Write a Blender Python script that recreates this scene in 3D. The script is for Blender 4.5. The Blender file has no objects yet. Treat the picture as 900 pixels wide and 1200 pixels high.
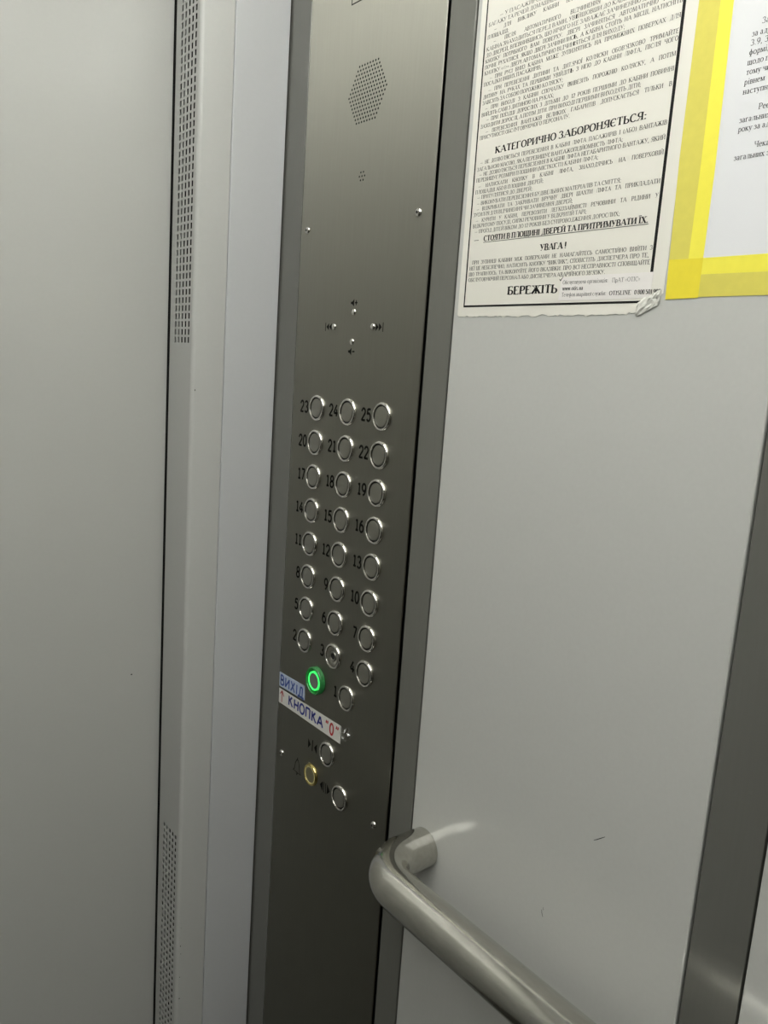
import bpy, bmesh, math, random
from mathutils import Vector, Matrix

random.seed(7)
C = bpy.context.scene.collection
SC = bpy.context.scene
PI = math.pi
EYE = 1.42                      # camera height above the cab floor (m)
WX = 0.52                       # inner face of the right-hand side wall
FY = 0.878                      # inner face of the front return
CEIL = 2.18

# ------------------------------------------------------------------ camera, world, exposure
def make_camera():
    f, yaw, pitch, roll = 927.606, 0.679889, 0.171642, 0.069400
    cy, sy = math.cos(yaw), math.sin(yaw)
    fwd = Vector((sy * math.cos(pitch), cy * math.cos(pitch), -math.sin(pitch)))
    right = Vector((cy, -sy, 0.0))
    up = right.cross(fwd)
    c, s = math.cos(roll), math.sin(roll)
    r = c * right + s * up
    u = -s * right + c * up
    cam = bpy.data.cameras.new('camera')
    cam.sensor_fit = 'VERTICAL'
    cam.sensor_height = 36.0
    cam.sensor_width = 27.0
    cam.lens = f * 36.0 / 1200.0
    cam.clip_start = 0.02
    o = bpy.data.objects.new('camera', cam)
    m = Matrix((r, u, -fwd)).transposed().to_4x4()
    m.translation = (0, 0, EYE)
    o.matrix_world = m
    C.objects.link(o)
    SC.camera = o

make_camera()
w = bpy.data.worlds.new('world')
SC.world = w
w.use_nodes = True
w.node_tree.nodes['Background'].inputs[0].default_value = (0.6, 0.65, 0.7, 1)
w.node_tree.nodes['Background'].inputs[1].default_value = 0.02
SC.view_settings.view_transform = 'Standard'
SC.view_settings.look = 'None'
SC.view_settings.gamma = 1.0
SC.view_settings.use_curve_mapping = False
SC.view_settings.exposure = 0.0
SC.cycles.max_bounces = 10
SC.cycles.diffuse_bounces = 6
SC.cycles.glossy_bounces = 6
SC.cycles.caustics_reflective = True
SC.cycles.blur_glossy = 0.3
SC.cycles.sample_clamp_indirect = 20.0
SC.cycles.use_denoising = True
SC.cycles.denoising_input_passes = 'RGB_ALBEDO_NORMAL'
SC.cycles.denoising_prefilter = 'ACCURATE'
SC.cycles.use_adaptive_sampling = False
LAMP_POWER = 4.15
TUBE_POWER = 26.0
LAMP_PANEL = (-0.62, 0.36, -0.66, 0.70)      # luminous ceiling panel: x0, x1, y0, y1
LAMP_COLOR = (0.985, 1.0, 0.945)

# ------------------------------------------------------------------ materials
def mat(name, color, rough=0.5, metal=0.0, noise=None, bump=None, aniso=None, spec=0.5, emit=None, trans=None, coat=0.0):
    m = bpy.data.materials.new(name)
    m.use_nodes = True
    nt = m.node_tree
    b = nt.nodes['Principled BSDF']
    b.inputs['Base Color'].default_value = (*color, 1)
    b.inputs['Roughness'].default_value = rough
    b.inputs['Metallic'].default_value = metal
    b.inputs['Specular IOR Level'].default_value = spec
    if coat:
        b.inputs['Coat Weight'].default_value = coat
        b.inputs['Coat Roughness'].default_value = 0.2
    tc = nt.nodes.new('ShaderNodeTexCoord')
    if noise:
        scale, amount, stretch = noise
        mp = nt.nodes.new('ShaderNodeMapping')
        mp.inputs['Scale'].default_value = stretch
        nt.links.new(tc.outputs['Object'], mp.inputs['Vector'])
        n = nt.nodes.new('ShaderNodeTexNoise')
        n.inputs['Scale'].default_value = scale
        n.inputs['Detail'].default_value = 4
        nt.links.new(mp.outputs[0], n.inputs['Vector'])
        r = nt.nodes.new('ShaderNodeMix')
        r.data_type = 'RGBA'
        r.inputs[6].default_value = (*[c * (1 - amount) for c in color], 1)
        r.inputs[7].default_value = (*[min(1, c * (1 + amount)) for c in color], 1)
        nt.links.new(n.outputs[0], r.inputs[0])
        nt.links.new(r.outputs[2], b.inputs['Base Color'])
    if bump:
        scale, strength, stretch = bump
        mp = nt.nodes.new('ShaderNodeMapping')
        mp.inputs['Scale'].default_value = stretch
        nt.links.new(tc.outputs['Object'], mp.inputs['Vector'])
        n = nt.nodes.new('ShaderNodeTexNoise')
        n.inputs['Scale'].default_value = scale
        n.inputs['Detail'].default_value = 3
        nt.links.new(mp.outputs[0], n.inputs['Vector'])
        bp = nt.nodes.new('ShaderNodeBump')
        bp.inputs['Strength'].default_value = strength
        bp.inputs['Distance'].default_value = 0.0004
        nt.links.new(n.outputs[0], bp.inputs['Height'])
        nt.links.new(bp.outputs[0], b.inputs['Normal'])
    if aniso is not None:
        # brushed metal: the highlight is drawn out along the given direction
        b.inputs['Anisotropic'].default_value = aniso[0]
        t = nt.nodes.new('ShaderNodeCombineXYZ')
        for k in range(3): t.inputs[k].default_value = aniso[1][k]
        nt.links.new(t.outputs[0], b.inputs['Tangent'])
    if emit:
        b.inputs['Emission Color'].default_value = (*emit[0], 1)
        b.inputs['Emission Strength'].default_value = emit[1]
    if trans is not None:
        b.inputs['Alpha'].default_value = trans
    return m

M = {}
M['laminate'] = mat('grey_laminate', (0.525, 0.525, 0.50), 0.12, noise=(260, 0.03, (1, 1, 1)), bump=(900, 0.02, (1, 1, 1)), spec=0.65)
M['return_paint'] = mat('return_grey_paint', (0.47, 0.475, 0.48), 0.42, noise=(240, 0.02, (1, 1, 1)))
M['jamb_paint'] = mat('jamb_grey_paint', (0.46, 0.46, 0.44), 0.26, noise=(240, 0.02, (1, 1, 1)))
M['door_paint'] = mat('door_grey_paint', (0.435, 0.435, 0.408), 0.22, noise=(240, 0.02, (1, 1, 1)), bump=(700, 0.05, (1, 1, 1)))
M['plate_steel'] = mat('brushed_steel', (0.38, 0.372, 0.325), 0.52, 1.0, noise=(60, 0.05, (1, 6, .25)), bump=(260, 0.06, (1, 0.08, 6)), aniso=(0.87, (0, 1, 0)))
M['strip_steel'] = mat('satin_steel', (0.19, 0.188, 0.170), 0.20, 0.35, noise=(120, 0.04, (1, 4, 0.2)))
M['rail_steel'] = mat('rail_steel', (0.58, 0.566, 0.52), 0.14, 1.0, noise=(160, 0.22, (1, .25, 1)), bump=(420, 0.16, (1, .2, 1)))
M['chrome'] = mat('polished_steel', (0.72, 0.70, 0.66), 0.16, 1.0)
M['cap_steel'] = mat('cap_steel', (0.33, 0.322, 0.285), 0.33, 1.0, noise=(300, 0.08, (1, 6, 1)))
M['groove'] = mat('dark_groove', (0.012, 0.012, 0.010), 0.6)
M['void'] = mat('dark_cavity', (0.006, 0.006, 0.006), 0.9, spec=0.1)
M['ink'] = mat('black_ink', (0.010, 0.010, 0.010), 0.6, spec=0.2)
M['engraving'] = mat('engraved_black', (0.008, 0.008, 0.007), 0.7, spec=0.1)
M['poster_paper'] = mat('cream_poster_paper', (0.76, 0.735, 0.665), 0.45, noise=(40, 0.012, (1, 1, 1)), coat=0.15)
M['sheet_paper'] = mat('white_office_paper', (0.72, 0.72, 0.735), 0.6, bump=(30, 0.25, (1, 1, 1)))
M['label_paper'] = mat('pale_label_film', (0.80, 0.765, 0.74), 0.35, coat=0.3)
M['torn_paper'] = mat('torn_white_film', (0.66, 0.65, 0.60), 0.55, noise=(220, 0.25, (1, 1, 1)))
M['yellow_tape'] = mat('yellow_tape', (0.70, 0.62, 0.115), 0.4, noise=(140, 0.07, (1, 1, 1)))
M['yellow_tape_on_paper'] = mat('yellow_tape_on_paper', (0.90, 0.81, 0.085), 0.4, noise=(140, 0.05, (1, 1, 1)))
M['yellow_tape_double'] = mat('yellow_tape_double', (0.84, 0.70, 0.045), 0.4, noise=(140, 0.06, (1, 1, 1)))
M['sticker_white'] = mat('white_sticker', (0.74, 0.72, 0.68), 0.4)
M['sticker_blue'] = mat('pale_blue_sticker', (0.50, 0.57, 0.72), 0.35)
M['blue_ink'] = mat('blue_ink', (0.015, 0.025, 0.26), 0.5)
M['faded_blue_ink'] = mat('faded_blue_ink', (0.05, 0.10, 0.40), 0.5)
M['red_ink'] = mat('red_ink', (0.45, 0.02, 0.025), 0.5)
M['brass'] = mat('yellow_metal', (0.72, 0.58, 0.22), 0.20, 1.0)
M['pale_yellow'] = mat('pale_yellow_ring', (0.75, 0.66, 0.30), 0.4)
M['brass_cap'] = mat('brass_cap', (0.34, 0.31, 0.20), 0.35, 1.0)
M['green_body'] = mat('green_lit_collar', (0.03, 0.17, 0.05), 0.25, emit=((0.02, 0.45, 0.08), 0.025))
M['green_light'] = mat('green_light_ring', (0.1, 0.9, 0.25), 0.4, emit=((0.04, 1.0, 0.14), 0.85))
M['grey_cap'] = mat('dark_grey_cap', (0.16, 0.17, 0.15), 0.35)
M['far_wall'] = mat('far_wall_panel', (0.07, 0.066, 0.055), 0.4)
M['floor'] = mat('dark_rubber_floor', (0.022, 0.020, 0.014), 0.5, noise=(60, 0.3, (1, 1, 1)))
M['ceiling'] = mat('ceiling_steel', (0.30, 0.30, 0.29), 0.5)
M['lamp'] = mat('lamp_diffuser', (0.9, 0.9, 0.9), 0.5, emit=(LAMP_COLOR, LAMP_POWER))
M['tube'] = mat('lamp_tube', (0.9, 0.9, 0.9), 0.5, emit=(LAMP_COLOR, TUBE_POWER))
M['lamp_rim'] = mat('lamp_rim', (0.5, 0.5, 0.5), 0.3, 1.0)

def clear_film():
    m = bpy.data.materials.new('clear_film'); m.use_nodes = True
    nt = m.node_tree; out = nt.nodes['Material Output']
    t = nt.nodes.new('ShaderNodeBsdfTransparent'); g = nt.nodes.new('ShaderNodeBsdfGlossy')
    g.inputs['Roughness'].default_value = 0.14
    mx = nt.nodes.new('ShaderNodeMixShader'); mx.inputs[0].default_value = 0.13
    nt.links.new(t.outputs[0], mx.inputs[1]); nt.links.new(g.outputs[0], mx.inputs[2]); nt.links.new(mx.outputs[0], out.inputs[0])
    return m
M['clear_film'] = clear_film()

# ------------------------------------------------------------------ mesh helpers
class MB:
    def __init__(self):
        self.v = []; self.f = []
    def add(self, vs, fs):
        n = len(self.v)
        self.v += [tuple(p) for p in vs]
        self.f += [tuple(i + n for i in f) for f in fs]
    def box(self, x0, x1, y0, y1, z0, z1):
        self.add([(x0, y0, z0), (x1, y0, z0), (x1, y1, z0), (x0, y1, z0), (x0, y0, z1), (x1, y0, z1), (x1, y1, z1), (x0, y1, z1)],
                 [(0, 3, 2, 1), (4, 5, 6, 7), (0, 1, 5, 4), (1, 2, 6, 5), (2, 3, 7, 6), (3, 0, 4, 7)])
    def prism(self, pts, fn, h):
        """outline pts (2D, counter-clockwise) -> solid between fn(u,v,0) and fn(u,v,h)."""
        n = len(pts)
        self.add([fn(u, v, 0) for u, v in pts] + [fn(u, v, h) for u, v in pts],
                 [tuple(range(n - 1, -1, -1)), tuple(range(n, 2 * n))] +
                 [(i, (i + 1) % n, n + (i + 1) % n, n + i) for i in range(n)])
    def lathe(self, prof, fn, seg=48, cap_first=False, cap_last=False):
        """prof = [(radius, height)]; fn(u,v,h) -> point."""
        n = len(prof); vs = []
        for i in range(seg):
            a = 2 * PI * i / seg
            for r, h in prof:
                vs.append(fn(r * math.cos(a), r * math.sin(a), h))
        fs = []
        for i in range(seg):
            j = (i + 1) % seg
            for k in range(n - 1):
                fs.append((i * n + k, j * n + k, j * n + k + 1, i * n + k + 1))
        if cap_last: fs.append(tuple(i * n + n - 1 for i in range(seg)))
        if cap_first: fs.append(tuple(i * n for i in range(seg - 1, -1, -1)))
        self.add(vs, fs)
    def disc(self, u, v, r, fn, h, seg=14):
        self.add([fn(u + r * math.cos(2 * PI * i / seg), v + r * math.sin(2 * PI * i / seg), h) for i in range(seg)], [tuple(range(seg))])
    def build(self, name, material, parent=None, origin=None, smooth=False, bevel=0.0, bevel_seg=2, normals=True):
        me = bpy.data.meshes.new(name)
        o = bpy.data.objects.new(name, me)
        if parent is not None:
            org = Vector(parent['_org'])
            o.parent = parent
            off = Vector((0, 0, 0))
        else:
            org = Vector(origin) if origin is not None else Vector((0, 0, 0))
            o.location = org
        me.from_pydata([tuple(Vector(p) - org) for p in self.v], [], self.f)
        if normals:
            bm = bmesh.new(); bm.from_mesh(me)
            bmesh.ops.recalc_face_normals(bm, faces=bm.faces)
            bm.to_mesh(me); bm.free()
        me.materials.append(material if not isinstance(material, str) else M[material])
        if smooth:
            for p in me.polygons: p.use_smooth = True
        o['_org'] = tuple(org)
        C.objects.link(o)
        if bevel:
            md = o.modifiers.new('bevel', 'BEVEL')
            md.width = bevel; md.segments = bevel_seg; md.limit_method = 'ANGLE'; md.angle_limit = math.radians(40)
            md.harden_normals = False
        if smooth:
            try:
                me.set_sharp_from_angle(angle=math.radians(40))
            except Exception:
                pass
        return o

def thing(name, label, cat, loc, group=None):
    o = bpy.data.objects.new(name, None)
    o.empty_display_size = 0.05
    o.location = loc
    o['_org'] = tuple(loc)
    C.objects.link(o)
    return tag(o, label, cat, group)

def tag(o, label, cat=None, group=None, kind=None):
    o['label'] = label
    if cat: o['category'] = cat
    if group: o['group'] = group
    if kind: o['kind'] = kind
    return o

def struct(o, label=None):
    o['kind'] = 'structure'
    if label: o['label'] = label
    return o

# side-wall frame, millimetres: a = depth towards the door (y), b = height relative to the eye, h = stand-off into the cab
def W(a, b, h=0.0):
    return (WX - h / 1000.0, a / 1000.0, EYE + b / 1000.0)
def Wat(a0, b0, h0=0.0):
    """local frame seen from inside the cab: u to the right, v up, h out of the wall."""
    return lambda u, v, h: W(a0 - u, b0 + v, h0 + h)

# ------------------------------------------------------------------ stroke lettering (thick / thin pen strokes and small serifs)
def arc(cx, cy, rx, ry, a0, a1, n=12):
    return [(cx + rx * math.cos(math.radians(a0 + (a1 - a0) * i / n)), cy + ry * math.sin(math.radians(a0 + (a1 - a0) * i / n))) for i in range(n + 1)]
def bowl(x, y0, y1, wd, n=12):
    cy, ry = (y0 + y1) / 2, (y1 - y0) / 2
    k = wd * 0.45
    return [(x, y1), (x + k, y1)] + arc(x + k, cy, wd - k, ry, 90, -90, n)[1:-1] + [(x + k, y0), (x, y0)]
def S(x, y0=0.0, y1=1.0, s='tb', m='k'):
    sf = []
    if 't' in s: sf.append((x, y1))
    if 'b' in s: sf.append((x, y0))
    return [([(x, y0), (x, y1)], m)], sf
GL = {}
def glyph(ch, wd, *items, serif=()):
    st = []; sf = list(serif)
    for it in items:
        if isinstance(it, tuple) and len(it) == 2 and isinstance(it[0], list) and it[0] and isinstance(it[0][0], tuple) and isinstance(it[0][0][0], list):
            st += it[0]; sf += it[1]
        elif isinstance(it, tuple) and isinstance(it[1], str):
            st.append(it)
        else:
            st.append((it, 'a'))
    GL[ch] = (wd, st, sf)
def T(*p): return (list(p), 't')
def K(*p): return (list(p), 'k')

glyph('А', .86, T((.05, 0), (.41, 1)), K((.43, 1), (.80, 0)), T((.17, .34), (.67, .34)), serif=[(.05, 0), (.80, 0)])
glyph('Б', .68, S(.13), T((.13, 1), (.58, 1), (.58, .82)), bowl(.13, 0, .54, .49))
glyph('В', .70, S(.13), bowl(.13, .52, 1, .44), bowl(.13, 0, .52, .50))
glyph('Г', .64, S(.13), T((.13, 1), (.58, 1), (.58, .78)))
glyph('Д', .82, T((.20, 0), (.33, 1)), T((.33, 1), (.64, 1)), S(.62, s='t'), T((.04, -.2), (.04, .0), (.78, 0), (.78, -.2)))
glyph('Е', .66, S(.13), T((.13, 1), (.56, 1), (.56, .82)), T((.13, .52), (.44, .52)), T((.13, 0), (.60, 0), (.60, .2)))
glyph('Ж', 1.1, S(.55), T((.52, .5), (.16, 1)), K((.45, .55), (.10, 0)), T((.58, .5), (.94, 1)), K((.65, .55), (1.0, 0)), serif=[(.14, 1), (.08, 0), (.96, 1), (1.02, 0)])
glyph('З', .60, [(.07, .80)] + arc(.27, .76, .20, .24, 160, -90), arc(.26, .27, .27, .26, 90, -155))
glyph('И', .82, S(.13), S(.69), T((.13, .06), (.69, .94)))
glyph('Й', .82, S(.13), S(.69), T((.13, .06), (.69, .94)), arc(.41, 1.24, .15, .12, 190, 350))
glyph('І', .32, S(.16))
glyph('Ї', .34, S(.17), K((.05, 1.12), (.05, 1.24)), K((.29, 1.12), (.29, 1.24)))
glyph('К', .76, S(.13), T((.13, .46), (.58, 1)), K((.28, .60), (.68, 0)), serif=[(.60, 1), (.68, 0)])
glyph('Л', .78, T((.05, .04), (.16, .08), (.25, 1)), T((.25, 1), (.65, 1)), S(.65))
glyph('М', .98, S(.12, m='t'), K((.14, 1), (.47, .05)), T((.47, .05), (.82, 1)), S(.84))
glyph('Н', .80, S(.13), S(.67), T((.13, .51), (.67, .51)))
glyph('О', .78, arc(.39, .5, .33, .5, 90, 450, 22))
glyph('П', .80, S(.13), S(.67), T((.13, 1), (.67, 1)))
glyph('Р', .64, S(.13), bowl(.13, .46, 1, .46))
glyph('С', .70, arc(.40, .5, .34, .5, 48, 315, 18), T((.63, .98), (.63, .72)))
glyph('Т', .70, S(.35, s='b'), T((.05, .78), (.05, 1), (.65, 1), (.65, .78)))
glyph('У', .72, K((.08, 1), (.38, .34)), T((.66, 1), (.32, .14), (.22, .0), (.10, .04)), serif=[(.08, 1), (.66, 1)])
glyph('Ф', .90, S(.45), arc(.45, .5, .37, .33, 90, 450, 22))
glyph('Х', .76, K((.10, 1), (.66, 0)), T((.64, 1), (.08, 0)), serif=[(.10, 1), (.66, 0), (.64, 1), (.08, 0)])
glyph('Ц', .82, S(.13), S(.67), T((.13, 0), (.78, 0), (.78, -.2)))
glyph('Ч', .76, S(.63), [(.13, 1), (.13, .68), (.18, .52), (.30, .47), (.63, .52)], serif=[(.13, 1)])
glyph('Ш', 1.08, S(.13), S(.54), S(.95), T((.13, 0), (.95, 0)))
glyph('Щ', 1.12, S(.13), S(.54), S(.95), T((.13, 0), (1.06, 0), (1.06, -.2)))
glyph('Ь', .68, S(.13), bowl(.13, 0, .54, .48))
glyph('Є', .70, arc(.40, .5, .34, .5, 48, 315, 18), T((.63, .98), (.63, .74)), T((.08, .5), (.50, .5)))
glyph('Ю', 1.06, S(.13), T((.13, .5), (.40, .5)), arc(.69, .5, .29, .5, 90, 450, 22))
glyph('Я', .74, S(.61), [(1 * .61 - (p[0] - .13) if False else .74 - p[0], p[1]) for p in bowl(.13, .46, 1, .46)], T((.42, .47), (.10, 0)), serif=[(.10, 0)])
glyph('0', .60, arc(.30, .5, .24, .5, 90, 450, 20))
glyph('1', .44, S(.26, s='b'), T((.08, .80), (.26, 1)))
glyph('¹', .50, K((.28, 0), (.28, 1)), T((.10, .84), (.28, .98)), T((.10, .06), (.46, .06)))
glyph('2', .60, [(.07, .74)] + arc(.29, .73, .22, .27, 165, -30, 10) + [(.06, 0)], T((.06, .02), (.54, .02)))
glyph('3', .60, [(.09, .84)] + arc(.28, .75, .20, .25, 140, -90, 10), arc(.27, .26, .25, .26, 90, -150, 10))
glyph('4', .62, T((.40, 1), (.05, .30)), T((.05, .28), (.58, .28)), ([(.41, 0), (.41, .62)], 'k'))
glyph('5', .60, T((.52, .98), (.16, .98)), ([(.15, 1), (.11, .53)], 'a'), [(.11, .53)] + arc(.28, .32, .24, .32, 110, -150, 12))
glyph('6', .60, arc(.30, .31, .23, .31, 90, 450, 18), [(.075, .33), (.10, .62), (.22, .86), (.40, 1)])
glyph('7', .58, T((.06, .98), (.52, .98)), ([(.51, .98), (.22, 0)], 'k'))
glyph('8', .60, arc(.30, .76, .19, .24, 90, 450, 16), arc(.30, .27, .23, .27, 90, 450, 18))
glyph('9', .60, arc(.30, .69, .23, .31, 90, 450, 18), [(.525, .67), (.50, .38), (.38, .14), (.20, 0)])
glyph('S', .58, arc(.29, .75, .20, .25, 40, 270, 10), arc(.29, .25, .22, .25, 90, -145, 10))
glyph('L', .64, S(.13), T((.13, 0), (.58, 0), (.58, .22)))
glyph('N', .82, S(.13, m='t'), K((.13, .97), (.69, .03)), S(.69, s='t', m='t'))
for a, b in (('O', 'О'), ('T', 'Т'), ('I', 'І'), ('E', 'Е')): GL[a] = GL[b]
glyph('—', 1.0, T((.06, .34), (.94, .34)))
glyph('.', .28, K((.12, 0), (.12, .12)))
glyph(',', .28, K((.13, .10), (.13, 0), (.07, -.16)))
glyph(':', .30, K((.14, 0), (.14, .13)), K((.14, .48), (.14, .61)))
glyph(';', .30, K((.14, .10), (.14, 0), (.08, -.16)), K((.14, .48), (.14, .61)))
glyph('!', .30, K((.14, 1), (.14, .28)), K((.14, 0), (.14, .12)))
glyph('(', .36, arc(.42, .42, .32, .68, 130, 230, 8))
glyph(')', .36, arc(-.06, .42, .32, .68, 50, -50, 8))
glyph('«', .52, T((.24, .62), (.08, .36), (.24, .10)), T((.46, .62), (.30, .36), (.46, .10)))
glyph('»', .52, T((.06, .62), (.22, .36), (.06, .10)), T((.28, .62), (.44, .36), (.28, .10)))
glyph('"', .44, K((.12, 1), (.12, .70)), K((.32, 1), (.32, .70)))
glyph("'", .22, K((.12, 1), (.10, .72)))
glyph('“', .44, K((.18, 1.02), (.10, .86), (.10, .74)), K((.38, 1.02), (.30, .86), (.30, .74)))
glyph('”', .44, K((.14, 1), (.14, .88), (.06, .72)), K((.34, 1), (.34, .88), (.26, .72)))
glyph('<', .5, T((.45, .7), (.05, .4), (.45, .1)))
glyph('>', .5, T((.05, .7), (.45, .4), (.05, .1)))
glyph('|', .2, T((.1, .9), (.1, 0)))
XH = .66
for lo, up in zip('вгджзийклмнопстхцчшщьєюяї', 'ВГДЖЗИЙКЛМНОПСТХЦЧШЩЬЄЮЯЇ'):
    wd, st, sf = GL[up]
    GL[lo] = (wd * .70, [([(x * .70, y * XH) for x, y in pts], m) for pts, m in st], [(x * .70, y * XH) for x, y in sf])
glyph('а', .50, ([(.36, .48), (.36, .08), (.44, .02)], 'k'), [(.08, .52), (.14, .64), (.26, .66), (.35, .58), (.36, .48)], arc(.23, .18, .17, .18, 60, 320, 10), T((.32, .36), (.36, .40)))
glyph('б', .52, arc(.26, .30, .20, .30, 90, 450, 16), [(.06, .32), (.10, .66), (.24, .84), (.42, .98)])
glyph('е', .48, arc(.25, .33, .20, .33, 10, 315, 14), T((.06, .38), (.45, .38)))
glyph('і', .28, S(.14, 0, XH, 'b'), K((.14, .86), (.14, .98)))
glyph('р', .54, S(.12, -.30, XH, 'b'), arc(.29, .33, .20, .33, 140, -140, 12))
glyph('у', .52, K((.07, XH), (.27, .06)), T((.46, XH), (.24, -.14), (.14, -.28), (.04, -.24)), serif=[(.07, XH), (.46, XH)])
glyph('ф', .66, S(.33, -.30, .98, 'b'), arc(.33, .33, .26, .30, 90, 450, 18))
glyph('w', .74, K((.05, XH), (.22, 0)), T((.22, 0), (.37, .60)), K((.37, XH), (.54, 0)), T((.54, 0), (.69, XH)), serif=[(.05, XH), (.37, XH), (.69, XH)])
glyph('t', .34, ([(.15, .86), (.15, .12), (.22, .02), (.31, .08)], 'k'), T((.03, XH), (.30, XH)))
glyph('s', .42, arc(.21, .50, .14, .16, 40, 270, 8), arc(.21, .17, .16, .17, 90, -145, 8))
glyph('u', .54, ([(.10, XH), (.10, .16), (.18, .02), (.30, .04), (.40, .16)], 'a'), S(.41, 0, XH, 'b'))
GL['o'] = GL['о']; GL['i'] = GL['і']; GL['a'] = GL['а']
SPACE = .30
DBG = False
TRACK = .085

def ribbon(mb, pts, hw, fn):
    """pts in mm (u,v), hw = half widths, laid flat by fn(u,v)."""
    n = len(pts); L = []; R = []
    closed = n > 3 and abs(pts[0][0] - pts[-1][0]) < 1e-6 and abs(pts[0][1] - pts[-1][1]) < 1e-6
    for i in range(n):
        a = pts[i - 1] if i else (pts[-2] if closed else None)
        b = pts[i + 1] if i < n - 1 else (pts[1] if closed else None)
        d1 = Vector((pts[i][0] - a[0], pts[i][1] - a[1])).normalized() if a else None
        d2 = Vector((b[0] - pts[i][0], b[1] - pts[i][1])).normalized() if b else None
        d = d1 if d2 is None else d2 if d1 is None else (d1 + d2)
        if d.length < 1e-6: d = d1
        d.normalize()
        k = 1.0
        if d1 is not None and d2 is not None:
            k = 1.0 / max(.55, d.dot(d2))
        nx, ny = -d.y * hw[i] * k, d.x * hw[i] * k
        L.append((pts[i][0] + nx, pts[i][1] + ny)); R.append((pts[i][0] - nx, pts[i][1] - ny))
    mb.add([fn(*p) for p in L] + [fn(*p) for p in R], [(i, i + 1, n + i + 1, n + i) for i in range(n - 1)])

def text_width(s, sx):
    return sum(SPACE if c == ' ' else GL[c][0] + TRACK for c in s) * sx

def write(mb, s, x0, y0, cap, fn, x1=None, cond=0.86, justify=False, style='serif', thick=.125, thin=.05, serif_len=.10, anchor='l'):
    sx = cap * cond
    wid = text_width(s, sx)
    sp = SPACE * sx
    if x1 is not None:
        ns = s.count(' ')
        if justify and ns:
            letters = wid - ns * sp
            want = ((x1 - x0) - letters) / ns
            if DBG: print('SP', round(want / sx, 2), s)
            if want < .2 * sx:
                k = (x1 - x0) / (letters + ns * .26 * sx); sx *= k; want = .26 * sx
            sp = want
        else:
            k = (x1 - x0) / wid; sx *= k; sp *= k
            if DBG: print('FIT', round(k, 2), s)
    if anchor == 'r':
        x0 = x0 - text_width(s, sx)
    x = x0
    for c in s:
        if c == ' ':
            x += sp; continue
        wd, st, sf = GL[c]
        for pts, m in st:
            P = [(x + px * sx, y0 + py * cap) for px, py in pts]
            n = len(P); hw = []
            for i in range(n):
                if style == 'sans' or m == 'k': t = thick
                elif m == 't': t = thin
                else:
                    a = P[max(0, i - 1)]; b = P[min(n - 1, i + 1)]
                    dx, dy = b[0] - a[0], b[1] - a[1]
                    t = thin + (thick - thin) * (abs(dy) / max(1e-9, math.hypot(dx, dy))) ** 1.6
                hw.append(t * cap / 2)
            ribbon(mb, P, hw, fn)
        if style == 'serif':
            for px, py in sf:
                cx, cy = x + px * sx, y0 + py * cap
                hl = (thick / 2 + serif_len) * cap * min(1, cond + .1)
                ht = thin * cap / 2
                dy = ht if py < .3 else -ht
                mb.add([fn(cx - hl, cy + dy - ht), fn(cx + hl, cy + dy - ht), fn(cx + hl, cy + dy + ht), fn(cx - hl, cy + dy + ht)], [(0, 1, 2, 3)])
        x += (wd + TRACK) * sx
    return x

# ================================================================== THE CAB SHELL
X_LEFT, Y_BACK = -0.80, -0.85
b = MB(); b.box(X_LEFT - .05, WX + .12, Y_BACK - .05, 1.05, -.06, 0)
struct(b.build('floor', 'floor'))
b = MB(); b.box(X_LEFT - .05, WX + .12, Y_BACK - .05, 1.05, CEIL, CEIL + .05)
struct(b.build('ceiling', 'ceiling'))
b = MB(); b.box(X_LEFT - .05, X_LEFT, Y_BACK - .05, 1.05, 0, CEIL)
struct(b.build('wall_left', 'far_wall'))
b = MB(); b.box(X_LEFT, WX + .12, Y_BACK - .05, Y_BACK, 0, CEIL)
struct(b.build('wall_back', 'far_wall'))

def plain_box(name, m, x0, x1, y0, y1, z0, z1, bevel=.0012):
    bb = MB(); bb.box(x0, x1, y0, y1, z0, z1)
    return struct(bb.build(name, m, bevel=bevel))
# side wall: laminate panels with a dark steel strip between them
wall_right = plain_box('wall_right', 'laminate', WX, WX + .02, .2535, .5605, 0, CEIL)
plain_box('wall_right.001', 'laminate', WX, WX + .02, Y_BACK, .2095, 0, CEIL)
plain_box('trim_1', 'strip_steel', WX + .0008, WX + .02, .2115, .2515, 0, CEIL, .0008)
plain_box('trim_2', 'groove', WX + .021, WX + .05, Y_BACK, .93, 0, CEIL, 0)
# scratches and pencil marks on the laminate
def scuff(pts, wd):
    bb = MB()
    q = [(-a, bz) for a, bz in pts]
    ribbon(bb, q, [wd * (.4 + .6 * math.sin(PI * (i + .5) / len(q))) for i in range(len(q))], lambda u, v: W(-u, v, .06))
    bb.build('scuff', 'ink', wall_right)
scuff([(342.0, -361.8), (339.2, -359.8), (336.0, -357.0), (332.0, -353.6)], .34)
scuff([(385.2, -452.0), (384.6, -455.0), (383.2, -458.0)], .30)
scuff([(384.0, -449.0), (383.4, -451.5)], .2)
# front return beside the side wall
plain_box('wall_front', 'return_paint', .4478, .5182, FY - .0008, FY + .03, 0, CEIL, .0012)
plain_box('wall_front.001', 'return_paint', -.92, -.66, FY, FY + .03, 0, CEIL, .0012)
plain_box('trim_3', 'jamb_paint', -.66, .4068, FY, .948, 2.08, CEIL, .002)
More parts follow.
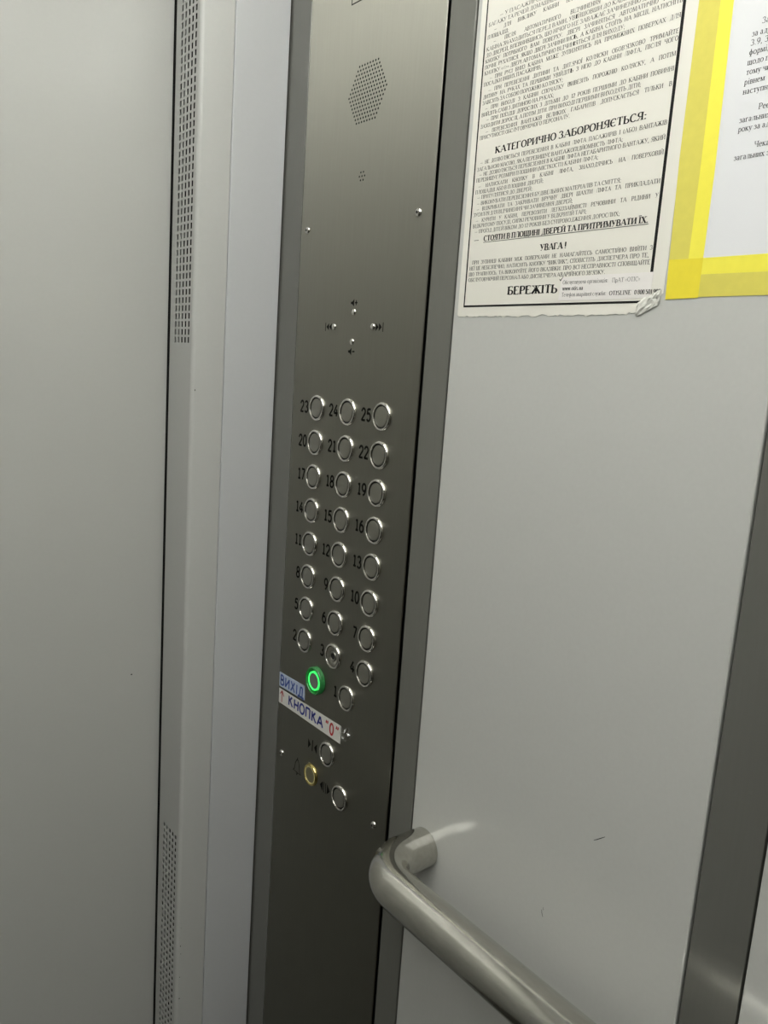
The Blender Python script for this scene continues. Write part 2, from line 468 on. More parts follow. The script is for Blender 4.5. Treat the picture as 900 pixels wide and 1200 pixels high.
# door jamb: front face, rounded nose, and a perforated reveal running back to the door
def jamb():
    R_ = .005; xr = .4068; y_end = .9448
    prof = [(.4470, FY + .02), (.4470, FY), (xr + R_, FY)]
    for i in range(1, 9):
        a = PI / 2 * i / 8
        prof.append((xr + R_ - R_ * math.sin(a), FY + R_ - R_ * math.cos(a)))
    n = len(prof)
    bb = MB()
    bb.add([(x, y, 0) for x, y in prof] + [(x, y, CEIL) for x, y in prof], [(i, i + 1, n + i + 1, n + i) for i in range(n - 1)])
    bb.box(xr, xr + .03, .9415, y_end, 0, CEIL)                 # return lip by the door
    j = struct(bb.build('trim_4', 'jamb_paint', smooth=True, normals=False))
    # perforated strip (real holes cut through the sheet)
    ys = [FY + R_, .9415]
    cols = [.8907 + .0091 * k for k in range(5)]
    ycut = sorted(ys + [c + s * .0023 for c in cols for s in (-1, 1)])
    def sheet(name, rows, hh, z0, z1):
        zc = sorted([z0, z1] + [r + s * hh for r in rows for s in (-1, 1)])
        vs = []; fs = []; ny = len(ycut)
        hole_y = {1 + 2 * k for k in range(5)}; hole_z = {1 + 2 * k for k in range(len(rows))}
        used = {}
        def vid(i, k):
            key = (i, k)
            if key not in used:
                used[key] = len(vs); vs.append((xr, ycut[i], zc[k]))
            return used[key]
        for i in range(ny - 1):
            for k in range(len(zc) - 1):
                if i in hole_y and k in hole_z: continue
                fs.append((vid(i, k), vid(i, k + 1), vid(i + 1, k + 1), vid(i + 1, k)))
        sb = MB(); sb.add(vs, fs)
        o = sb.build(name, 'jamb_paint', j, normals=False)
        md = o.modifiers.new('thickness', 'SOLIDIFY'); md.thickness = .0006; md.offset = -1
        return o
    mid = EYE + .024 - .0046
    low = EYE - .6165 + .0046
    up_rows = [EYE + .0242 + .00919 * k for k in range(50)]
    lo_rows = [EYE - .6165 - .00913 * k for k in range(70)][::-1]
    sheet('vent_strip', up_rows, .0033, mid, up_rows[-1] + .01)
    sheet('vent_strip', lo_rows, .0029, lo_rows[0] - .01, low)
    sb = MB()
    sb.box(xr, xr + .0012, FY + R_, .9415, low, mid)
    sb.box(xr, xr + .0012, FY + R_, .9415, up_rows[-1] + .01, CEIL)
    sb.box(xr, xr + .0012, FY + R_, .9415, 0, lo_rows[0] - .01)
    sb.build('blank_strip', 'jamb_paint', j)
    cb = MB(); cb.box(xr - .0003, xr + .028, .9430, .9497, 0, CEIL)  # black strip painting in the contact shadow between reveal and door
    cb.build('gap_shadow', 'void', j)
    cb = MB(); cb.box(xr + .012, xr + .035, FY + .006, .941, 0, CEIL)
    cb.build('cavity', 'void', j)
jamb()
plain_box('trim_5', 'jamb_paint', -.66, -.64, FY, .945, 0, 2.08, .003)
# sliding door leaves, set back behind the jamb
plain_box('door_1', 'door_paint', -.1150, .4650, .9500, .9800, .004, 2.10, .002)
plain_box('door_2', 'door_paint', -.70, -.1180, .9500, .9800, .004, 2.10, .002)
plain_box('wall_front.002', 'void', -.92, WX + .1, 1.0, 1.04, 0, CEIL, 0)

def speck(parent, x, z, y, r, sx=1.0):
    bb = MB(); n = 9
    bb.add([(x + sx * r * math.cos(2 * PI * k / n) * (.8 + .4 * ((k * 5) % 3) / 2), y, z + r * math.sin(2 * PI * k / n)) for k in range(n)], [tuple(range(n))])
    bb.build('scuff', 'ink', parent)
door = bpy.data.objects['door_1']
speck(door, .3676, EYE - .4040, .94994, .0010)
speck(bpy.data.objects['trim_4'], .4112, EYE - .0335, FY - .00006, .0011, .5)
for x, z, r in ((.4122, -.744, .0006), (.4120, -.771, .0010), (.4128, -.783, .0007), (.4121, -.818, .0008), (.4124, -.851, .0011)): speck(bpy.data.objects['trim_4'], x, EYE + z, FY - .00006, r, .6)

# ================================================================== CEILING LIGHTS
def ceiling_light():
    x0, x1, y0, y1 = LAMP_PANEL
    t = thing('ceiling_light', 'large glowing rectangular diffuser panel in the cab ceiling', 'ceiling light', ((x0 + x1) / 2, (y0 + y1) / 2, CEIL))
    d = MB(); d.box(x0, x1, y0, y1, CEIL - .006, CEIL - .0002)
    d.build('diffuser', 'lamp', t)
    tb = MB()                                                 # bright tube along the side-wall edge of the panel
    for k in range(16):
        a0, a1 = 2 * PI * k / 16, 2 * PI * (k + 1) / 16
        q = [(.318 + .013 * math.cos(a), yy, CEIL - .022 + .013 * math.sin(a)) for yy in (y0 + .04, y1 - .04) for a in (a0, a1)]
        tb.add(q, [(0, 1, 3, 2)])
    tb.build('tube', 'tube', t)
    for bx in ((x0 - .02, x0, y0 - .02, y1 + .02), (x1, x1 + .02, y0 - .02, y1 + .02), (x0, x1, y0 - .02, y0), (x0, x1, y1, y1 + .02)):
        r = MB(); r.box(*bx, CEIL - .012, CEIL)
        r.build('frame', 'lamp_rim', t, bevel=.002)
ceiling_light()

# ================================================================== CONTROL PANEL
cop = thing('control_panel', 'tall brushed steel elevator control panel with numbered round floor buttons', 'control panel', W(718, -EYE * 1000))
Z0, Z1 = .02, 2.16
b = MB(); b.box(WX, WX + .02, .8355, .8990, Z0, Z1)
b.build('side_strip', 'strip_steel', cop, bevel=.0006)
b = MB(); b.box(WX, WX + .02, .5625, .5970, Z0, Z1)
b.build('side_strip', 'strip_steel', cop, bevel=.0008)
b = MB(); b.box(WX, WX + .0016, .6018, .8345, Z0 + .02, Z1 - .02)
plate = b.build('face_plate', 'plate_steel', cop, bevel=.0008, bevel_seg=3)
b = MB(); b.box(WX + .012, WX + .02, .5975, .8355, Z0, Z1)
b.build('back_box', 'groove', cop)

# speaker holes
b = MB()
pit = 4.62; row = pit * .866
for r_ in range(-7, 8):
    n = 15 - abs(r_)
    for k in range(n):
        b.disc((k - (n - 1) / 2) * pit, -r_ * row, 1.2, Wat(719, 287.8), .05, 10)
b.build('speaker_grille', 'engraving', cop)
b = MB()
for r_ in range(-1, 2):
    n = 3 - abs(r_)
    for k in range(n):
        b.disc((k - (n - 1) / 2) * 4.6, -r_ * 4.0, 1.1, Wat(719.4, 204.9), .05, 10)
b.build('microphone_holes', 'engraving', cop)
# display window outline at the top
b = MB()
fn0 = lambda u, v: W(-u, v, .05)
def line(mb, pts, wd, fn=fn0):
    ribbon(mb, [(-a, z) for a, z in pts], [wd / 2] * len(pts), fn)
line(b, [(756, 440), (756, 381.4)], 1.3); line(b, [(756.6, 381.4), (681.4, 381.4)], 1.3); line(b, [(682, 381.4), (682, 440)], 1.3); line(b, [(756.6, 440), (681.4, 440)], 1.3)
b.build('display_outline', 'engraving', cop)

# floor buttons
COLS = [780.0, 718.4, 656.8]; RZ0 = -43.9; RP = 40.72
def numeral(s, a, z):
    legend = MB()
    cond = 1.06
    s = s.replace('1', '¹')
    write(legend, s, -(a + 18.6), z - 6.6, 12.9, fn0, style='sans', thick=.19, cond=cond, anchor='r')
    legend.build('numeral', 'engraving', cop, normals=False)
BEZEL = [(15.2, 0), (15.2, 1.0), (14.8, 2.2), (14.0, 2.9), (13.2, 3.0), (12.6, 2.7), (12.3, 1.9), (12.2, .5)]
def bezel_button(a, z, scale=1.0, ring='chrome', cap='cap_steel', label=None, halo=None, hole=False):
    fn = Wat(a, z)
    pr = [(r * scale, h) for r, h in BEZEL]
    bb = MB(); bb.lathe(pr, fn, 48)
    bt = bb.build('button', ring, cop, smooth=True)
    if label: bt['label'] = label
    g = MB(); g.lathe([(12.25 * scale, .9), (10.4 * scale, .9)], fn, 40)
    if halo is None:
        g.build('groove', 'groove', bt)
    else:
        h_ = MB(); h_.lathe([(12.25 * scale, .8), (12.2 * scale, 2.6), (11.0 * scale, 2.7), (10.9 * scale, .8)], fn, 40)
        h_.build('light_ring', halo, bt, smooth=True)
    c_ = MB()
    if hole:
        c_.lathe([(11.7, .4), (11.7, 1.6), (11.2, 2.0), (8.2, 1.7), (7.4, .9), (6.0, .5), (5.4, 1.3), (4.4, 1.5), (3.8, 1.0)], fn, 40)
        co = c_.build('cap', cap, bt, smooth=True)
        d_ = MB(); d_.lathe([(3.9, .9), (1.4, .5)], fn, 24, cap_last=True)
        d_.build('socket', 'groove', bt)
    else:
        c_.lathe([(10.7 * scale, .4), (10.7 * scale, 2.0), (10.4 * scale, 2.25), (9.5 * scale, 2.3), (.3, 2.3)], fn, 40, cap_last=True)
        c_.build('cap', cap, bt, smooth=True)
    return bt
for r_ in range(8):
    for c_i in range(3):
        num = 23 - 3 * r_ + c_i
        a, z = COLS[c_i], RZ0 - RP * r_
        bezel_button(a, z, hole=(num == 3), label='floor button 3 with a worn ringed cap and dark centre' if num == 3 else None)
        numeral(str(num), a, z)
a1, z1 = (COLS[1] + COLS[2]) / 2, RZ0 - RP * 8
bezel_button(a1, z1); numeral('1', a1, z1)
bezel_button(718.6, -452.6)
bezel_button(688.3, -494.5)
bezel_button(750.2, -493.6, scale=.90, ring='brass', cap='brass_cap', halo='pale_yellow', label='yellow-ringed alarm button')
# raised green button
def green_button(a, z):
    fn = Wat(a, z)
    bb = MB(); bb.lathe([(17.2, 0), (17.2, 4.8), (16.7, 6.0), (15.8, 6.5), (14.9, 6.2), (14.4, 5.2), (14.3, 2.2)], fn, 56)
    bt = bb.build('button', 'green_body', cop, smooth=True)
    bt['label'] = 'raised exit button glowing green'
    g = MB(); g.lathe([(14.35, 2.3), (11.6, 2.3)], fn, 48); g.build('collar_floor', 'green_body', bt)
    l = MB(); l.lathe([(11.8, 2.3), (11.8, 5.0), (11.2, 5.4), (10.2, 5.4), (9.7, 5.0), (9.7, 4.0)], fn, 48); l.build('light_ring', 'green_light', bt, smooth=True)
    c_ = MB(); c_.lathe([(9.75, 4.1), (9.5, 4.7), (.3, 4.8)], fn, 40, cap_last=True); c_.build('cap', 'grey_cap', bt, smooth=True)
green_button(749.4, z1 - .3)

# little studs of the media keys
def stud(a, z):
    fn = Wat(a, z)
    s_ = MB(); s_.lathe([(3.6, 0), (3.5, .9), (3.0, 1.7), (1.9, 2.2), (.2, 2.35)], fn, 24, cap_last=True)
    s_.build('stud', 'chrome', cop, smooth=True)
for a, z in ((718.6, 64.3), (754.9, 48.9), (683.0, 48.7), (718.8, 32.8)): stud(a, z)
def tri(mb, p):
    mb.add([fn0(-a, z) for a, z in p], [(0, 1, 2)])
# symbols: volume up / down, previous / next
def symbol(fill):
    mb = MB(); fill(mb); mb.build('symbol', 'engraving', cop, normals=False)
def volume(zc, plus):
    def fill(mb):
        mb.add([fn0(-a, z) for a, z in ((725.6, zc + 1.3), (725.6, zc - 1.3), (723.2, zc - 1.3), (719.6, zc - 4.0), (719.6, zc + 4.0), (723.2, zc + 1.3))], [(0, 1, 2, 3, 4, 5)])
        line(mb, [(718.2, zc), (713.6, zc)], 1.5)
        if plus: line(mb, [(715.9, zc + 2.6), (715.9, zc - 2.6)], 1.5)
    return fill
symbol(volume(74.4, True)); symbol(volume(22.3, False))
def skip_back(mb):
    line(mb, [(772.4, 53.6), (772.4, 44.4)], 1.2)
    for k in (770.6, 765.2): tri(mb, [(k, 49), (k - 4.9, 53), (k - 4.9, 45)])
def skip_forward(mb):
    line(mb, [(666.0, 53.2), (666.0, 43.6)], 1.2)
    for k in (678.4, 673.0): tri(mb, [(k, 52.6), (k, 44.2), (k - 4.9, 48.4)])
def door_close(mb):
    tri(mb, [(761.0, -449.6), (761.0, -462.6), (755.2, -456.2)]); line(mb, [(751.4, -448.4), (751.4, -463.0)], 1.9); tri(mb, [(741.6, -449.8), (741.6, -463.2), (747.6, -456.6)])
def door_open(mb):
    tri(mb, [(731.0, -497.2), (724.6, -490.6), (724.6, -503.8)]); tri(mb, [(715.8, -490.4), (715.8, -503.4), (709.2, -497.0)])
    line(mb, [(722.2, -490.4), (722.2, -504.0)], 1.5); line(mb, [(718.4, -490.4), (718.4, -504.0)], 1.5)
def bell(mb):
    line(mb, [(791.6, -505.4), (789.0, -503.0), (787.0, -494.0), (784.6, -489.8), (782.6, -488.2), (780.4, -489.6), (778.4, -494.0), (776.6, -503.0), (774.0, -505.6), (791.6, -505.4)], 1.1)
    line(mb, [(784.4, -505.6), (782.8, -509.0), (780.8, -505.6)], 1.1); line(mb, [(782.6, -488.4), (782.6, -485.6)], 1.4)
for f_ in (skip_back, skip_forward, door_close, door_open, bell): symbol(f_)

# dome-head security screws
def screw(a, z):
    fn = Wat(a, z)
    s_ = MB(); s_.lathe([(4.3, 0), (4.2, .7), (3.7, 1.6), (2.8, 2.2), (1.5, 2.5), (1.4, 1.4)], fn, 28)
    o = s_.build('screw', 'chrome', cop, smooth=True)
    h = MB(); h.disc(0, 0, 1.45, fn, 1.5, 6); h.build('socket', 'groove', o)
for a, z in ((820.0, 158.9), (621.6, 157.4), (820.0, -495.2), (623.0, -495.2)): screw(a, z)

# ================================================================== STICKERS ON THE PANEL
st = thing('exit_sticker', 'small pale blue sticker with blue lettering left of the green button', 'sticker', W(805, -407.2))
b = MB(); b.prism([(-834.4, -407.4), (-773.9, -405.2), (-775.2, -386.7), (-834.9, -388.4)], lambda u, v, h: W(-u, v, h), .18)
b.build('film', 'sticker_blue', st)
b = MB(); write(b, 'ВИХІД', -833.0, -404.0, 12.6, lambda u, v: W(-u, v, .24), x1=-775.6, style='sans', thick=.195)
b.build('lettering', 'faded_blue_ink', st, normals=False)
st = thing('button_sticker', 'long white strip sticker with red arrow and blue lettering under the green button', 'sticker', W(765, -429.3))
b = MB(); b.prism([(-834.0, -429.4), (-694.6, -429.4), (-694.9, -407.2), (-834.2, -410.0)], lambda u, v, h: W(-u, v, h), .18)
b.build('film', 'sticker_white', st)
fs_ = lambda u, v: W(-u, v, .24)
b = MB(); write(b, 'КНОПКА', -811.2, -424.6, 12.4, fs_, x1=-730.0, style='sans', thick=.225)
b.build('lettering', 'blue_ink', st, normals=False)
b = MB()
write(b, '“', -726.4, -425.2, 13.6, fs_, style='sans', thick=.17, cond=1.05)
write(b, '0', -717.6, -425.2, 13.6, fs_, style='sans', thick=.20, cond=1.05)
write(b, '”', -705.2, -424.6, 14.0, fs_, style='sans', thick=.16, cond=1.05)
b.build('lettering', 'red_ink', st, normals=False)
b = MB()
line(b, [(826.6, -427.6), (826.6, -413.4)], 1.5, fs_)
line(b, [(831.0, -417.0), (826.6, -411.8)], 1.5, fs_); line(b, [(822.0, -418.2), (826.6, -411.8)], 1.5, fs_)
b.build('arrow', 'red_ink', st, normals=False)
b = MB(); line(b, [(834.2, -409.4), (774.0, -408.0)], .8, fs_)
b.build('rule', 'ink', st, normals=False)
# crumpled end of clear tape
b = MB(); nx, ny = 10, 9; vs = []
rr = random.Random(3)
for i in range(nx):
    for k in range(ny):
        top = -402 - .9 * abs(i - 6); bot = -422 + 1.3 * abs(i - 4)
        v = bot + (top - bot) * k / (ny - 1)
        vs.append(W(695.2 - i * 2.3 - rr.uniform(-.8, .8), v + rr.uniform(-1.0, 1.0), .3 + (rr.choice((0, .3, 2.2, 3.4)) if 0 < i else 0)))
b.add(vs, [(i * ny + k, i * ny + k + 1, (i + 1) * ny + k + 1, (i + 1) * ny + k) for i in range(nx - 1) for k in range(ny - 1)])
tag(b.build('clear_tape', 'clear_film', origin=W(685, -420)), 'crumpled scrap of clear tape at the end of the white strip sticker', 'tape')

# ================================================================== HANDRAIL
def handrail():
    t = thing('handrail', 'thick satin steel tube handrail bent into the side wall', 'handrail', W(537, -476))
    off, rad, bend = .0684, .0200, .040
    zr = EYE - .4755; y1, y0 = .5385, -.62
    xr = WX - off
    path = [(WX - .0003, y1), (WX - .012, y1)]
    n = 16
    cx, cy = xr + bend, y1 - bend
    for i in range(n + 1):
        a = PI / 2 * i / n
        path.append((cx - bend * math.sin(a), cy + bend * math.cos(a)))
    for k in range(1, 12): path.append((xr, cy + (y0 + bend - cy) * k / 12))
    for i in range(n + 1):
        a = PI / 2 * i / n
        path.append((cx - bend * math.cos(a), y0 + bend - bend * math.sin(a)))
    path += [(WX - .012, y0), (WX - .0003, y0)]
    seg = 48; vs = []; m = len(path)
    for i, (px, py) in enumerate(path):
        a = Vector(path[max(0, i - 1)]); c = Vector(path[min(m - 1, i + 1)])
        d = (c - a).normalized(); nrm = Vector((-d.y, d.x))
        for s in range(seg):
            th = 2 * PI * s / seg
            vs.append((px + nrm.x * rad * math.cos(th), py + nrm.y * rad * math.cos(th), zr + rad * math.sin(th)))
    bb = MB()
    bb.add(vs, [(i * seg + s, i * seg + (s + 1) % seg, (i + 1) * seg + (s + 1) % seg, (i + 1) * seg + s) for i in range(m - 1) for s in range(seg)])
    bb.build('tube', 'rail_steel', t, smooth=True)
handrail()

# ================================================================== RULES POSTER
AL = math.radians(-.2748)
PB = (547.2, 65.8)
def P(x, y, h=0.0):
    x = x - .011 * (y - 60) * (1 if x < 100 else .45)
    return W(PB[0] - x * math.cos(AL) + y * math.sin(AL), PB[1] + x * math.sin(AL) + y * math.cos(AL), h)
PT = 292.0
poster = thing('rules_poster', 'cream poster of black printed elevator rules with a ragged lower edge', 'poster', P(98, -8))
rp = random.Random(11)
edge = [(-8.0, -6.2), (-7.2, -7.6)]
x = -5.5
while x < 178:
    edge.append((x, -8.3 + rp.uniform(-.55, .55) + (.8 * math.sin(x * .35) if rp.random() < .5 else 0)))
    x += rp.uniform(1.6, 4.2)
edge += [(179, -6.6), (182, -7.4), (186, -6.6), (189, -4.0), (193, -1.0), (196, 2.6), (199.5, 4.2), (203, 3.4), (206.0, 6.5), (206.4, 22), (206.6, 120), (206.8, PT), (-7.0, PT), (-7.6, 120)]
b = MB(); b.prism(edge, lambda u, v, h: P(u, v, h), .35)
b.build('sheet', 'poster_paper', poster)
fp = lambda u, v: P(u, v, .45)
b = MB()
line_p = lambda pts, wd: ribbon(b, pts, [wd / 2] * len(pts), fp)
line_p([(0, y) for y in (0.2, 40, 80, 120, 160, 200, 240, 280)], 1.5)
line_p([(x, .85) for x in (-.7, 40, 80, 120, 160, 193.5)], 1.7)
line_p([(194.6, y) for y in (21.8, 60, 100, 140, 180, 220, 260, 280)], 2.5)
b.build('border', 'ink', poster, normals=False)
BODY = [
 (13.5, 241.9, '— У ПАСАЖИРСЬКОМУ', 78.0, 0), (1.2, 236.9, 'БАГАЖУ ТА РЕЧЕЙ ДОМАШНЬОГО', 84.0, 0),
 (8.5, 231.9, '— ДЛЯ ВИКЛИКУ КАБІНИ НА ПОВЕРХ', 118.0, 1), (1.3, 226.9, 'ПЛОЩАДЦІ;', 26.3, 0),
 (8.8, 222.2, '— ПІСЛЯ АВТОМАТИЧНОГО ВІДЧИНЕННЯ ДВЕРЕЙ,', 148.0, 1), (1.1, 217.3, 'КАБІНА ЗНАХОДИТЬСЯ ПЕРЕД ВАМИ, УВІЙШОВШИ ДО КАБІНИ,', 152.0, 0),
 (1.1, 212.4, 'ДО ДВЕРЕЙ, ВПЕВНИВШИСЬ, ЩО НІЧОГО НЕ ЗАВАЖАЄ ЗАЧИНЕННЮ ДВЕРЕЙ', 177.0, 0),
 (1.1, 207.5, 'КНОПКУ ПОТРІБНОГО ВАМ ПОВЕРХУ. ДВЕРІ ЗАЧИНЯТЬСЯ АВТОМАТИЧНО І', 178.0, 1),
 (1.1, 202.7, 'ПОЧНЕ РУХАТИСЯ. ЯКЩО ДВЕРІ ЗАЧИНИЛИСЬ, А КАБІНА СТОЇТЬ НА МІСЦІ, НАТИСНІТЬ', 192.6, 1),
 (1.2, 197.8, 'КНОПКУ «<|>» ДВЕРІ АВТОМАТИЧНО ВІДЧИНЯТЬСЯ ДЛЯ ВИХОДУ;', 146.4, 0),
 (7.8, 193.0, '— ПРИ РУСІ ВНИЗ КАБІНА МОЖЕ ЗУПИНЯТИСЬ НА ПРОМІЖНИХ ПОВЕРХАХ ДЛЯ', 192.6, 1), (1.7, 188.6, 'ПОСАДКИ ІНШИХ ПАСАЖИРІВ;', 67.4, 0),
 (7.8, 183.0, '— ПРИ ПЕРЕВЕЗЕННІ ДИТИНИ ТА ДИТЯЧОЇ КОЛЯСКИ ОБОВ\'ЯЗКОВО ТРИМАЙТЕ', 192.6, 1),
 (2.0, 178.2, 'ДИТИНУ НА РУКАХ ТА ПЕРШИМИ УВІЙДІТЬ З НЕЮ ДО КАБІНИ ЛІФТА, ПІСЛЯ ЧОГО', 192.9, 1), (2.0, 173.4, 'ЗАВЕЗІТЬ ЗА СОБОЮ ПОРОЖНЮ КОЛЯСКУ;', 92.0, 0),
 (5.6, 168.4, '— ПРИ ВИХОДІ З КАБІНИ СПОЧАТКУ ВИВЕЗІТЬ ПОРОЖНЮ КОЛЯСКУ, А ПОТІМ', 192.4, 1), (2.2, 163.6, 'ВИЙДІТЬ САМІ З ДИТИНОЮ НА РУКАХ;', 84.1, 0),
 (8.4, 158.8, '— ПРИ ПОЇЗДЦІ ДОРОСЛИХ З ДІТЬМИ ДО 12 РОКІВ ПЕРШИМИ ДО КАБІНИ ПОВИННІ', 192.6, 1), (2.3, 153.9, 'ЗАХОДИТИ ДОРОСЛІ, А ПОТІМ ДІТИ. ПРИ ВИХОДІ ПЕРШИМИ ВИХОДЯТЬ ДІТИ;', 166.5, 0),
 (8.6, 148.8, '— ПЕРЕВЕЗЕННЯ ВАНТАЖІВ ВЕЛИКИХ ГАБАРИТІВ ДОПУСКАЄТЬСЯ ТІЛЬКИ В', 192.4, 1), (2.4, 144.4, 'ПРИСУТНОСТІ ОБСЛУГОВУЮЧОГО ПЕРСОНАЛУ.', 102.8, 0),
 (5.6, 123.4, '— НЕ ДОЗВОЛЯЄТЬСЯ ПЕРЕВЕЗЕННЯ В КАБІНІ ЛІФТА ПАСАЖИРІВ І (АБО) ВАНТАЖІВ', 192.3, 1), (2.6, 118.0, 'ЗАГАЛЬНОЮ МАСОЮ, ЯКА ПЕРЕВИЩУЄ ВАНТАЖОПІДЙОМНІСТЬ ЛІФТА;', 156.3, 0),
 (5.8, 113.4, '— НЕ ДОЗВОЛЯЄТЬСЯ ПЕРЕВЕЗЕННЯ В КАБІНІ ЛІФТА НЕГАБАРИТНОГО ВАНТАЖУ, ЯКИЙ', 192.4, 1), (2.6, 108.7, 'ПЕРЕВИЩУЄ РОЗМІРИ ПЛОЩИНИ (МІСТКОСТІ) КАБІНИ ЛІФТА;', 135.3, 0),
 (5.8, 103.4, '— НАТИСКАТИ КНОПКУ В КАБІНІ ЛІФТА, ЗНАХОДЯЧИСЬ НА ПОВЕРХОВІЙ', 192.5, 1), (2.8, 98.6, 'ПЛОЩАДЦІ АБО В ПЛОЩИНІ ДВЕРЕЙ;', 82.1, 0),
 (5.8, 93.9, '— ПРИТУЛЯТИСЯ ДО ДВЕРЕЙ;', 70.8, 0), (6.0, 88.8, '— ВИКОНУВАТИ ПЕРЕВЕЗЕННЯ БУДІВЕЛЬНИХ МАТЕРІАЛІВ ТА СМІТТЯ;', 158.9, 0),
 (6.0, 83.9, '— ВІДКРИВАТИ ТА ЗАКРИВАТИ ВРУЧНУ ДВЕРІ ШАХТИ ЛІФТА ТА ПРИКЛАДАТИ', 192.7, 1), (3.0, 79.2, 'ЗУСИЛЛЯ ДЛЯ ВІДЧИНЕННЯ ЧИ ЗАЧИНЕННЯ ДВЕРЕЙ;', 114.9, 0),
 (6.2, 74.1, '— КУРИТИ У КАБІНІ, ПЕРЕВОЗИТИ ЛЕГКОЗАЙМИСТІ РЕЧОВИНИ ТА РІДИНИ У', 192.7, 1), (3.2, 69.5, 'ВІДКРИТОМУ ПОСУДІ, СИПКІ РЕЧОВИНИ У ВІДКРИТІЙ ТАРІ;', 129.8, 0),
 (6.4, 64.6, '— ПРОЇЗД ДІТЕЙ ВІКОМ ДО 12 РОКІВ БЕЗ СУПРОВОДЖЕННЯ ДОРОСЛИХ;', 161.2, 0),
 (6.5, 37.8, 'ПРИ ЗУПИНЦІ КАБІНИ МІЖ ПОВЕРХАМИ НЕ НАМАГАЙТЕСЬ САМОСТІЙНО ВИЙТИ З', 193.2, 1),
 (3.6, 32.7, 'НЕЇ ЦЕ НЕБЕЗПЕЧНО, НАТИСНІТЬ КНОПКУ "ВИКЛИК", СПОВІСТІТЬ ДИСПЕТЧЕРА ПРО ТЕ,', 191.0, 1),
 (3.6, 27.6, 'ЩО ТРАПИЛОСЬ, ТА ВИКОНУЙТЕ ЙОГО ВКАЗІВКИ. ПРО ВСІ НЕСПРАВНОСТІ СПОВІЩАЙТЕ', 192.8, 1), (3.6, 22.6, "ОБСЛУГОВУЮЧИЙ ПЕРСОНАЛ АБО ДИСПЕТЧЕРА АВАРІЙНОГО ЗВ'ЯЗКУ.", 154.0, 0)]
b = MB()
unshear = lambda x0, y: x0 + .011 * (y - 60) * (1 if x0 < 100 else .45)
for x0, y, s, x1, just in BODY:
    write(b, s, unshear(x0, y), y, 3.05, fp, x1=unshear(x1, y), cond=1.12, justify=bool(just), thick=.155, thin=.06, serif_len=.09)
write(b, 'КАТЕГОРИЧНО ЗАБОРОНЯЄТЬСЯ:', unshear(23.0, 130), 130.2, 5.4, fp, x1=unshear(175.0, 130), thick=.27, thin=.085, serif_len=.10)
write(b, '—', 6.0, 57.0, 4.4, fp, x1=13.4, thick=.16, thin=.09)
write(b, 'СТОЯТИ В ПЛОЩИНІ ДВЕРЕЙ ТА ПРИТРИМУВАТИ ЇХ.', 18.6, 57.2, 4.5, fp, x1=187.0, thick=.27, thin=.085)
ribbon(b, [(18.2, 56.1), (100, 56.1), (187, 56.1)], [.22] * 3, fp)
write(b, 'УВАГА !', 85.6, 44.4, 5.0, fp, x1=113.4, thick=.27, thin=.085)
write(b, 'БЕРЕЖІТЬ', 53.0, 9.9, 6.6, fp, x1=108.8, thick=.30, thin=.085)
b.build('lettering', 'ink', poster, normals=False)
# service label stuck over the poster's foot
lab = thing('service_label', 'small pale service contact label stuck over the poster foot', 'label', P(152, 3.5))
b = MB(); b.prism([(110.2, 3.6), (150, 3.3), (195.4, 3.5), (196.4, 21.9), (150, 22.1), (111.4, 21.6)], lambda u, v, h: P(u, v, .35 + h), .2)
b.build('film', 'label_paper', lab)
fl = lambda u, v: P(u, v, .62)
b = MB()
write(b, 'Обслуговуюча організація:', 113.4, 16.2, 3.1, fl, x1=157.5, thick=.10, thin=.045)
write(b, 'ПрАТ «ОТІС»', 161.0, 16.0, 3.1, fl, x1=186.0, thick=.10, thin=.045)
write(b, 'www.otis.ua', 113.8, 11.4, 3.1, fl, x1=134.4, thick=.19, thin=.06)
write(b, 'Телефон аварійної служби:', 113.4, 6.6, 3.1, fl, x1=157.0, thick=.10, thin=.045)
write(b, 'OTISLINE', 159.6, 6.4, 3.1, fl, x1=179.4, thick=.19, thin=.06)
write(b, '0 800 501 902', 182.0, 6.4, 3.1, fl, x1=204.2, thick=.19, thin=.06)
b.build('lettering', 'ink', lab, normals=False)
b = MB(); ribbon(b, [(109.4, 20.6), (110.8, 19.2), (113.4, 22.6)], [.15, .35, .15], fl)  # flat dark tick, painted shadow of the label's bent corner
b.build('corner_shadow', 'ink', lab, normals=False)
# torn, crumpled corner of the poster
b = MB(); rr = random.Random(21); nx, ny = 9, 6; vs = []
for i in range(nx):
    for k in range(ny):
        u = 186 + i * 2.3; v = -7.4 + i * 1.15 + (k - 1.2) * 2.1
        vs.append(P(u + rr.uniform(-.7, .7), v + rr.uniform(-.6, .6), .5 + (rr.uniform(0, 1.5) if 0 < k < ny - 1 else rr.uniform(0, .4))))
b.add(vs, [(i * ny + k, (i + 1) * ny + k, (i + 1) * ny + k + 1, i * ny + k + 1) for i in range(nx - 1) for k in range(ny - 1)])
b.build('torn_corner', 'torn_paper', poster)

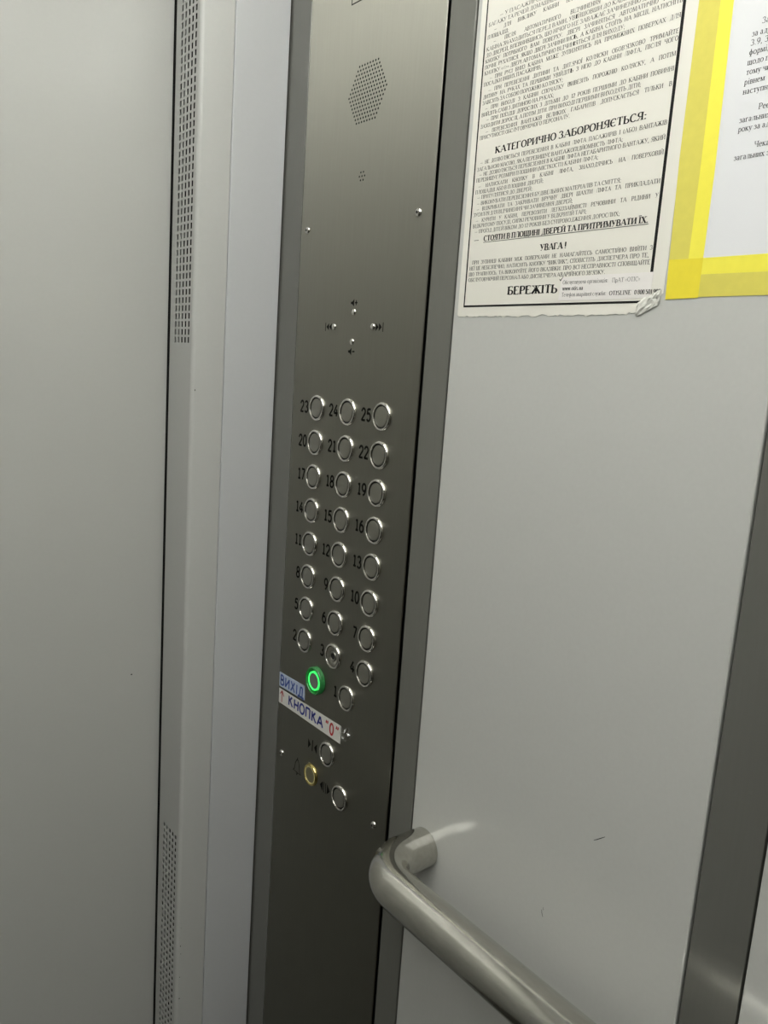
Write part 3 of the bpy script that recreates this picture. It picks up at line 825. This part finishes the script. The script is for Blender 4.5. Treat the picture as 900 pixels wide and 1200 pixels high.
# ================================================================== OFFICE NOTICE UNDER YELLOW TAPE
note = thing('paper_notice', 'white typed paper notice framed with yellow tape at right of the poster', 'notice', W(219, 83))
b = MB(); b.prism([(-324.0, 83.2), (-114.0, 82.0), (-114.0, 379.0), (-324.6, 380.0)], lambda u, v, h: W(-u, v, h), .12)
b.build('sheet', 'sheet_paper', note)
fnote = lambda u, v: W(-u, v, .20)
b = MB()
NOTE = [(293.6, 237.3, 'За'), (299.3, 231.0, 'за адр'), (299.5, 225.5, '3.9, 3.'), (299.7, 219.9, 'формі,'), (299.8, 213.9, 'щодо п'), (299.8, 208.0, 'тому чи'),
        (300.2, 202.0, 'рівнем'), (300.2, 196.1, 'наступни'), (288.1, 184.8, 'Рее'), (300.0, 178.7, 'загальних'), (300.0, 173.0, 'року за ад'), (287.5, 161.6, 'Чека'), (300.2, 155.3, 'загальних з')]
for a, z, s in NOTE:
    write(b, s, -a, z, 3.6, fnote, thick=.13, thin=.06, cond=1.08)
b.build('lettering', 'ink', note, normals=False)
def tape(name, cells, h, label):
    # each cell = (outline, material): the film shows brighter where the white sheet lies under it
    bb = MB(); slots = []
    for pts, m in cells:
        n0 = len(bb.f)
        bb.prism(pts, lambda u, v, hh: W(-u, v, h + hh), .06)
        slots += [m] * (len(bb.f) - n0)
    allp = [p for pts, _ in cells for p in pts]
    o = bb.build(name, 'yellow_tape', origin=W(-sum(p[0] for p in allp) / len(allp), min(p[1] for p in allp)), normals=False)
    kinds = ['yellow_tape', 'yellow_tape_on_paper', 'yellow_tape_double']
    for k in kinds[1:]: o.data.materials.append(M[k])
    for p, m in zip(o.data.polygons, slots): p.material_index = kinds.index(m)
    return tag(o, label, 'tape')
TW, TP, TD = 'yellow_tape', 'yellow_tape_on_paper', 'yellow_tape_double'
tape('yellow_tape', [([(-338.6, 67.9), (-311.5, 67.8), (-263.9, 67.6), (-112, 67.0), (-112, 82.1), (-266.2, 82.5), (-312.4, 83.0), (-339.0, 83.2)], TW),
                     ([(-339.0, 83.2), (-312.4, 83.0), (-266.2, 82.5), (-112, 82.1), (-112, 93.2), (-267.9, 93.8), (-310.7, 94.0), (-339.4, 94.4)], TP)], .22,
     'horizontal strip of yellow tape along the lower edge of the white notice')
tape('yellow_tape', [([(-338.4, 66.9), (-313.0, 67.3), (-312.9, 94.0), (-339.2, 94.4)], TD),
                     ([(-339.2, 94.4), (-324.1, 94.2), (-323.9, 152.6), (-324.9, 260.2), (-325.4, 384), (-341.2, 384), (-341.1, 264.9), (-341.1, 164.7)], TW),
                     ([(-324.1, 94.2), (-312.9, 94.0), (-312.9, 151.0), (-315.3, 257.4), (-316.4, 384), (-325.4, 384), (-324.9, 260.2), (-323.9, 152.6)], TP)], .34,
     'vertical strip of yellow tape between the rules poster and the white notice')

for o in bpy.data.objects:
    if '_org' in o: del o['_org']
